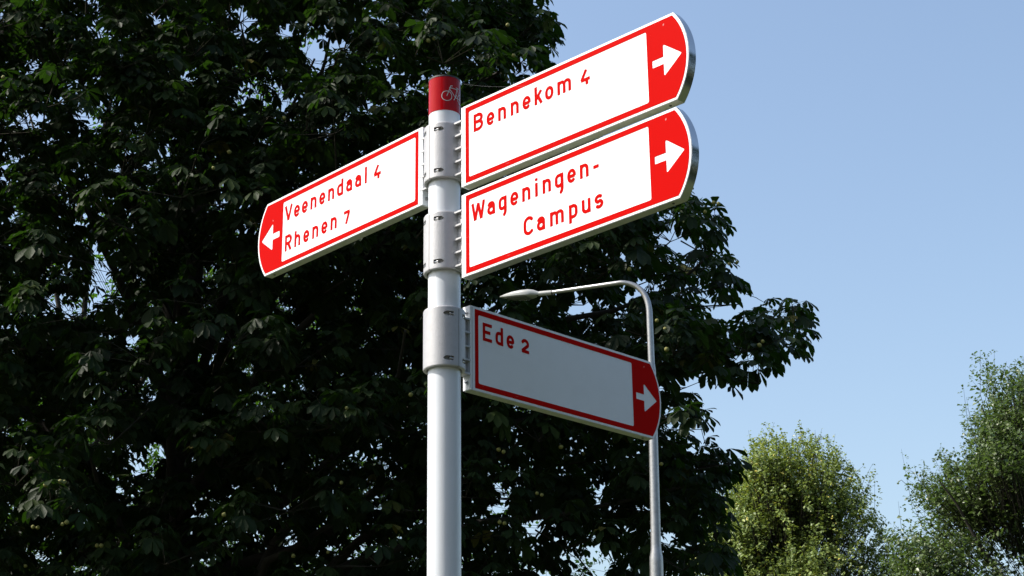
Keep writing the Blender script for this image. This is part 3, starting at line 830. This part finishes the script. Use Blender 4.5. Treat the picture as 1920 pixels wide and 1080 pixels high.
# ------------------------------------------------------------------ small-leaved trees made of leafy shoots
def shoot_tree(name, label, base, mat_, polys, C, Rr, n_shoot, leaf, lmin, lmax, per, up, extra, trunk_r, trunk_top, limbs, inner=0.35, seed=3, shrink=14, gaps=False, zmin=2.0, group=None, boughs=(90, .5), tmean=.45):
    rng = np.random.default_rng(seed); base = Vector(base); loc = np.array(base)
    tree = empty(name, base, label, 'tree', group)
    n = n_shoot * 8
    nb, rb = boughs
    q = rng.normal(0, 1, (nb, 3)); q = unit(q) * (rng.uniform(inner ** 2, 1, nb) ** .5)[:, None]
    BC = np.array(C) + q * np.array(Rr)
    P = BC[rng.integers(0, nb, n)] + rng.normal(0, 1, (n, 3)) * np.array([rb, rb, rb * .75]) * rng.uniform(.7, 1.3, (n, 1))
    P = P[P[:, 2] > zmin]
    px, py = project(P)
    out = (py > 1095) | (px < -30) | (py < -30)
    vis = np.ones(len(P), bool)
    for ox, oy in ((0, 0), (shrink, 0), (-shrink, 0), (0, -shrink * 1.3)):
        vis &= in_poly(px + ox, py + oy, polys)
    if gaps: vis &= ~in_gap(px, py, 6)
    P = P[out | vis][:n_shoot]
    d = unit((P - np.array(C)) / np.array(Rr) * .9 + np.array([0, 0, up]) + rng.normal(0, .5, P.shape))
    L = rng.uniform(lmin, lmax, len(P))
    st = P - d * L[:, None] * .5; en = P + d * L[:, None] * .5
    if extra:
        es = np.array([[*at(a, b, y)] for a, b, c, e, y in extra]); ee = np.array([[*at(c, e, y)] for a, b, c, e, y in extra])
        st = np.concatenate([st, es]); en = np.concatenate([en, ee])
    ln = np.linalg.norm(en - st, axis=1)
    cnt = np.maximum(5, (per * ln / ((lmin + lmax) / 2)).astype(int))
    if extra: cnt[-len(extra):] = (cnt[-len(extra):] * .75).astype(int)
    idx = np.repeat(np.arange(len(st)), cnt); t = rng.uniform(0, 1.02, len(idx))
    dd = unit(en - st)[idx]
    bend = (rng.normal(0, .10, (len(st), 3)) * ln[:, None])[idx] * np.sin(np.pi * t)[:, None]
    rad_ = rng.normal(0, 1, (len(idx), 3)); rad_ = unit(rad_ - dd * np.sum(rad_ * dd, 1, keepdims=True))
    bpos = st[idx] + (en - st)[idx] * t[:, None] + bend + rad_ * (rng.uniform(.0, .5, len(idx)) * (1.15 - t) * .22 * ln[idx])[:, None]
    dv = unit(rad_ + dd * .5 + np.array([0, 0, -.25]) + rng.normal(0, .3, rad_.shape))
    nr = unit(np.array([0, 0, 1.0]) + dd * .3 + rng.normal(0, .45, dv.shape))
    LL = leaf * rng.uniform(.7, 1.2, len(idx)) * np.clip(1.25 - t * .5, .6, 1.2)
    WW = LL * rng.uniform(.6, .85, len(idx))
    tint = np.clip(rng.normal(tmean, .2, len(idx)) + rng.normal(0, .12, len(st))[idx] + (rng.random(len(idx)) > .97) * .4, 0, 1)
    V, F, tt = leaflets(bpos - loc, dv, nr, LL, WW, tint, False, .2)
    print(name, 'leaves', len(idx), 'tris', len(F))
    o = link('crown', np_mesh('crown', V, F, col=tt), mat_, tree, True); tag(o, kind='stuff')
    Vt, Ft = twig_geo(st - loc, en - loc, np.full(len(st), .005), np.full(len(st), .002))
    cen = np.array(C) + [0, 0, -1.0]; inn = st + (cen - st) * .25
    V2, F2 = twig_geo(inn - loc, st - loc, np.full(len(st), .007), np.full(len(st), .005))
    o = link('twigs', np_mesh('twigs', np.concatenate([Vt, V2]), np.concatenate([Ft, F2 + len(Vt)])), M_twig, tree); tag(o, kind='stuff')
    rg = random.Random(seed)
    tube('trunk', [Vector((0.05 * math.sin(k), 0, trunk_top * k / 6)) for k in range(7)], [trunk_r * (1 - .13 * k) for k in range(7)], M_bark, tree, 12, 80)
    for (x, y, Y, zs) in limbs:
        pts = limb_path(Vector((0, 0, zs)), at(x, y, Y) - base, .03, .2, 8, rg)
        tube('limb', pts, [trunk_r * .45 * (1 - .85 * i / 7) for i in range(8)], M_bark, tree, 7, 80)
    return tree

BIG = [(-3000, -3000), (5000, -3000), (5000, 5000), (-3000, 5000)]
MPOLY = [(-3000, -3000), (1000, -3000), (980, 0), (900, 300), (1000, 500), (1100, 700), (1150, 1200), (-3000, 1200)]
b = at(165, 560, 28.5)
shoot_tree('maple_tree', 'small leaved green maple tree glimpsed through gaps in the left of the chestnut', (b.x, b.y, 0), M_maple, MPOLY, (b.x + 2.2, 29.5, 9.5), (7.5, 4.2, 7.5), 1900, .105, .7, 1.3, 26, .5,
           [], .14, 14, [(80, 300, 28, 7), (300, 250, 29, 8), (500, 200, 28.5, 8.5), (700, 500, 29, 6.5), (40, 100, 28.5, 9)], inner=.2, seed=4, shrink=5, gaps=True, zmin=3, tmean=.5, boughs=(150, .75))

LPOLY = [(1180, 1300), (1250, 1060), (1300, 1010), (1352, 940), (1388, 880), (1396, 845), (1420, 818), (1440, 800), (1468, 800), (1486, 812), (1503, 800), (1535, 806), (1562, 818), (1572, 838), (1600, 862), (1608, 885), (1632, 876),
         (1640, 905), (1634, 940), (1652, 975), (1682, 985), (1700, 1010), (1720, 1300)]
cl = at(1500, 1075, 38)
shoot_tree('lime_tree', 'sunlit yellow green lime tree with a round top at the bottom right of the chestnut', (cl.x, 38, 0), M_lime, LPOLY, (cl.x - .3, 38, 7.9), (2.75, 2.2, 4.3), 6200, .085, .3, .7, 24, .6,
           [(1412, 850, 1403, 806, 37.4), (1440, 830, 1452, 792, 37.6), (1470, 830, 1462, 798, 37.4), (1500, 820, 1503, 792, 37.6), (1530, 830, 1528, 806, 37.5), (1560, 850, 1566, 814, 37.6), (1600, 890, 1620, 872, 37.8), (1620, 900, 1637, 868, 37.8), (1640, 960, 1640, 900, 37.8), (1480, 1060, 1497, 1015, 36.5)],
           .17, 10, [(1450, 900, 37, 6), (1560, 930, 38, 6), (1500, 850, 38, 7)], inner=.3, seed=8, shrink=9, zmin=4, tmean=.42, boughs=(120, .46))

OPOLY = [(1690, 1300), (1672, 1050), (1660, 1015), (1684, 992), (1722, 1000), (1716, 960), (1682, 912), (1692, 892), (1706, 880), (1740, 880), (1756, 892), (1766, 872), (1768, 838), (1786, 850), (1806, 846), (1822, 838), (1812, 790),
         (1826, 786), (1838, 790), (1830, 740), (1832, 690), (1842, 672), (1860, 664), (1872, 672), (1888, 700), (1902, 682), (1925, 684), (2300, 650), (2600, 1300)]
co = at(1900, 1000, 34)
shoot_tree('oak_tree', 'dark green oak tree with wispy upright shoots at the right edge', (co.x + .6, 34, 0), M_oak, OPOLY, (co.x + .5, 34, 8.0), (3.1, 2.4, 6.2), 3500, .095, .4, .95, 22, .8,
           [(1712, 960, 1690, 842, 33.4), (1690, 900, 1683, 905, 33.3), (1722, 900, 1714, 872, 33.4), (1765, 880, 1764, 832, 33.3), (1780, 870, 1790, 842, 33.2), (1815, 800, 1806, 722, 33.2), (1825, 820, 1812, 745, 33.3),
            (1838, 740, 1838, 657, 33.3), (1850, 740, 1851, 664, 33.2), (1866, 740, 1864, 655, 33.3), (1880, 740, 1882, 682, 33.2), (1900, 740, 1903, 676, 33.4), (1690, 990, 1684, 940, 33.4), (1730, 990, 1706, 930, 33.2)],
           .2, 11, [(1760, 900, 33.5, 6), (1840, 760, 33.5, 7), (1900, 750, 34, 8), (1720, 1000, 33.5, 5.5)], inner=.25, seed=9, shrink=10, zmin=4, boughs=(110, .33))

# ------------------------------------------------------------------ unseen trees added behind and right of the viewer to cut sky light
def sky_blocker_trees():
    rng = np.random.default_rng(21); n = 9500
    q = unit(rng.normal(0, 1, (n, 3))) * (rng.uniform(.35, 1, n) ** .4)[:, None]
    lump = 1 + .12 * np.sin(q[:, 0] * 5 + 1) * np.cos(q[:, 1] * 6) + .1 * np.sin(q[:, 2] * 7)
    P = np.array([0, 0, 7.6]) + q * np.array([4.4, 4.4, 6.2]) * lump[:, None]
    V, F, t = leaflets(P, unit(q + rng.normal(0, .5, q.shape) + [0, 0, -.3]), unit(rng.normal(0, .5, q.shape) + [0, 0, 1]), rng.uniform(.28, .42, n), rng.uniform(.2, .3, n), np.clip(rng.normal(.4, .2, n), 0, 1), False, .2)
    crown = np_mesh('crown', V, F, col=t); crown.materials.append(M_chest)
    tv, tf = tube_geo([(0, 0, 0), (.05, 0, 2), (0, .05, 4), (.03, 0, 7), (0, 0, 10)], [.3, .24, .2, .15, .05], 10)
    trunk = mesh('trunk', tv, tf); trunk.materials.append(M_bark)
    order = ['first', 'second', 'third', 'fourth', 'fifth', 'sixth', 'seventh', 'eighth']
    for k_, (az, r) in enumerate(((-108, 17), (-84, 16), (-62, 17), (-40, 16), (-18, 17.5), (4, 19), (-96, 25), (-50, 26))):
        loc = (r * math.cos(rad(az)), r * math.sin(rad(az)) + 3, 0)
        t_ = empty('added_sky_blocker_tree', loc, order[k_] + ' unseen broad leafy tree added behind the viewer to block sky light', 'tree', 'unseen trees added behind the viewer to block sky light')
        t_.rotation_euler = (0, 0, rng.uniform(0, 6)); k = rng.uniform(.78, .98); t_.scale = (k, k, k)
        for nm, me in (('crown', crown), ('trunk', trunk)):
            o = bpy.data.objects.new(nm, me); COL.objects.link(o); o.parent = t_
sky_blocker_trees()
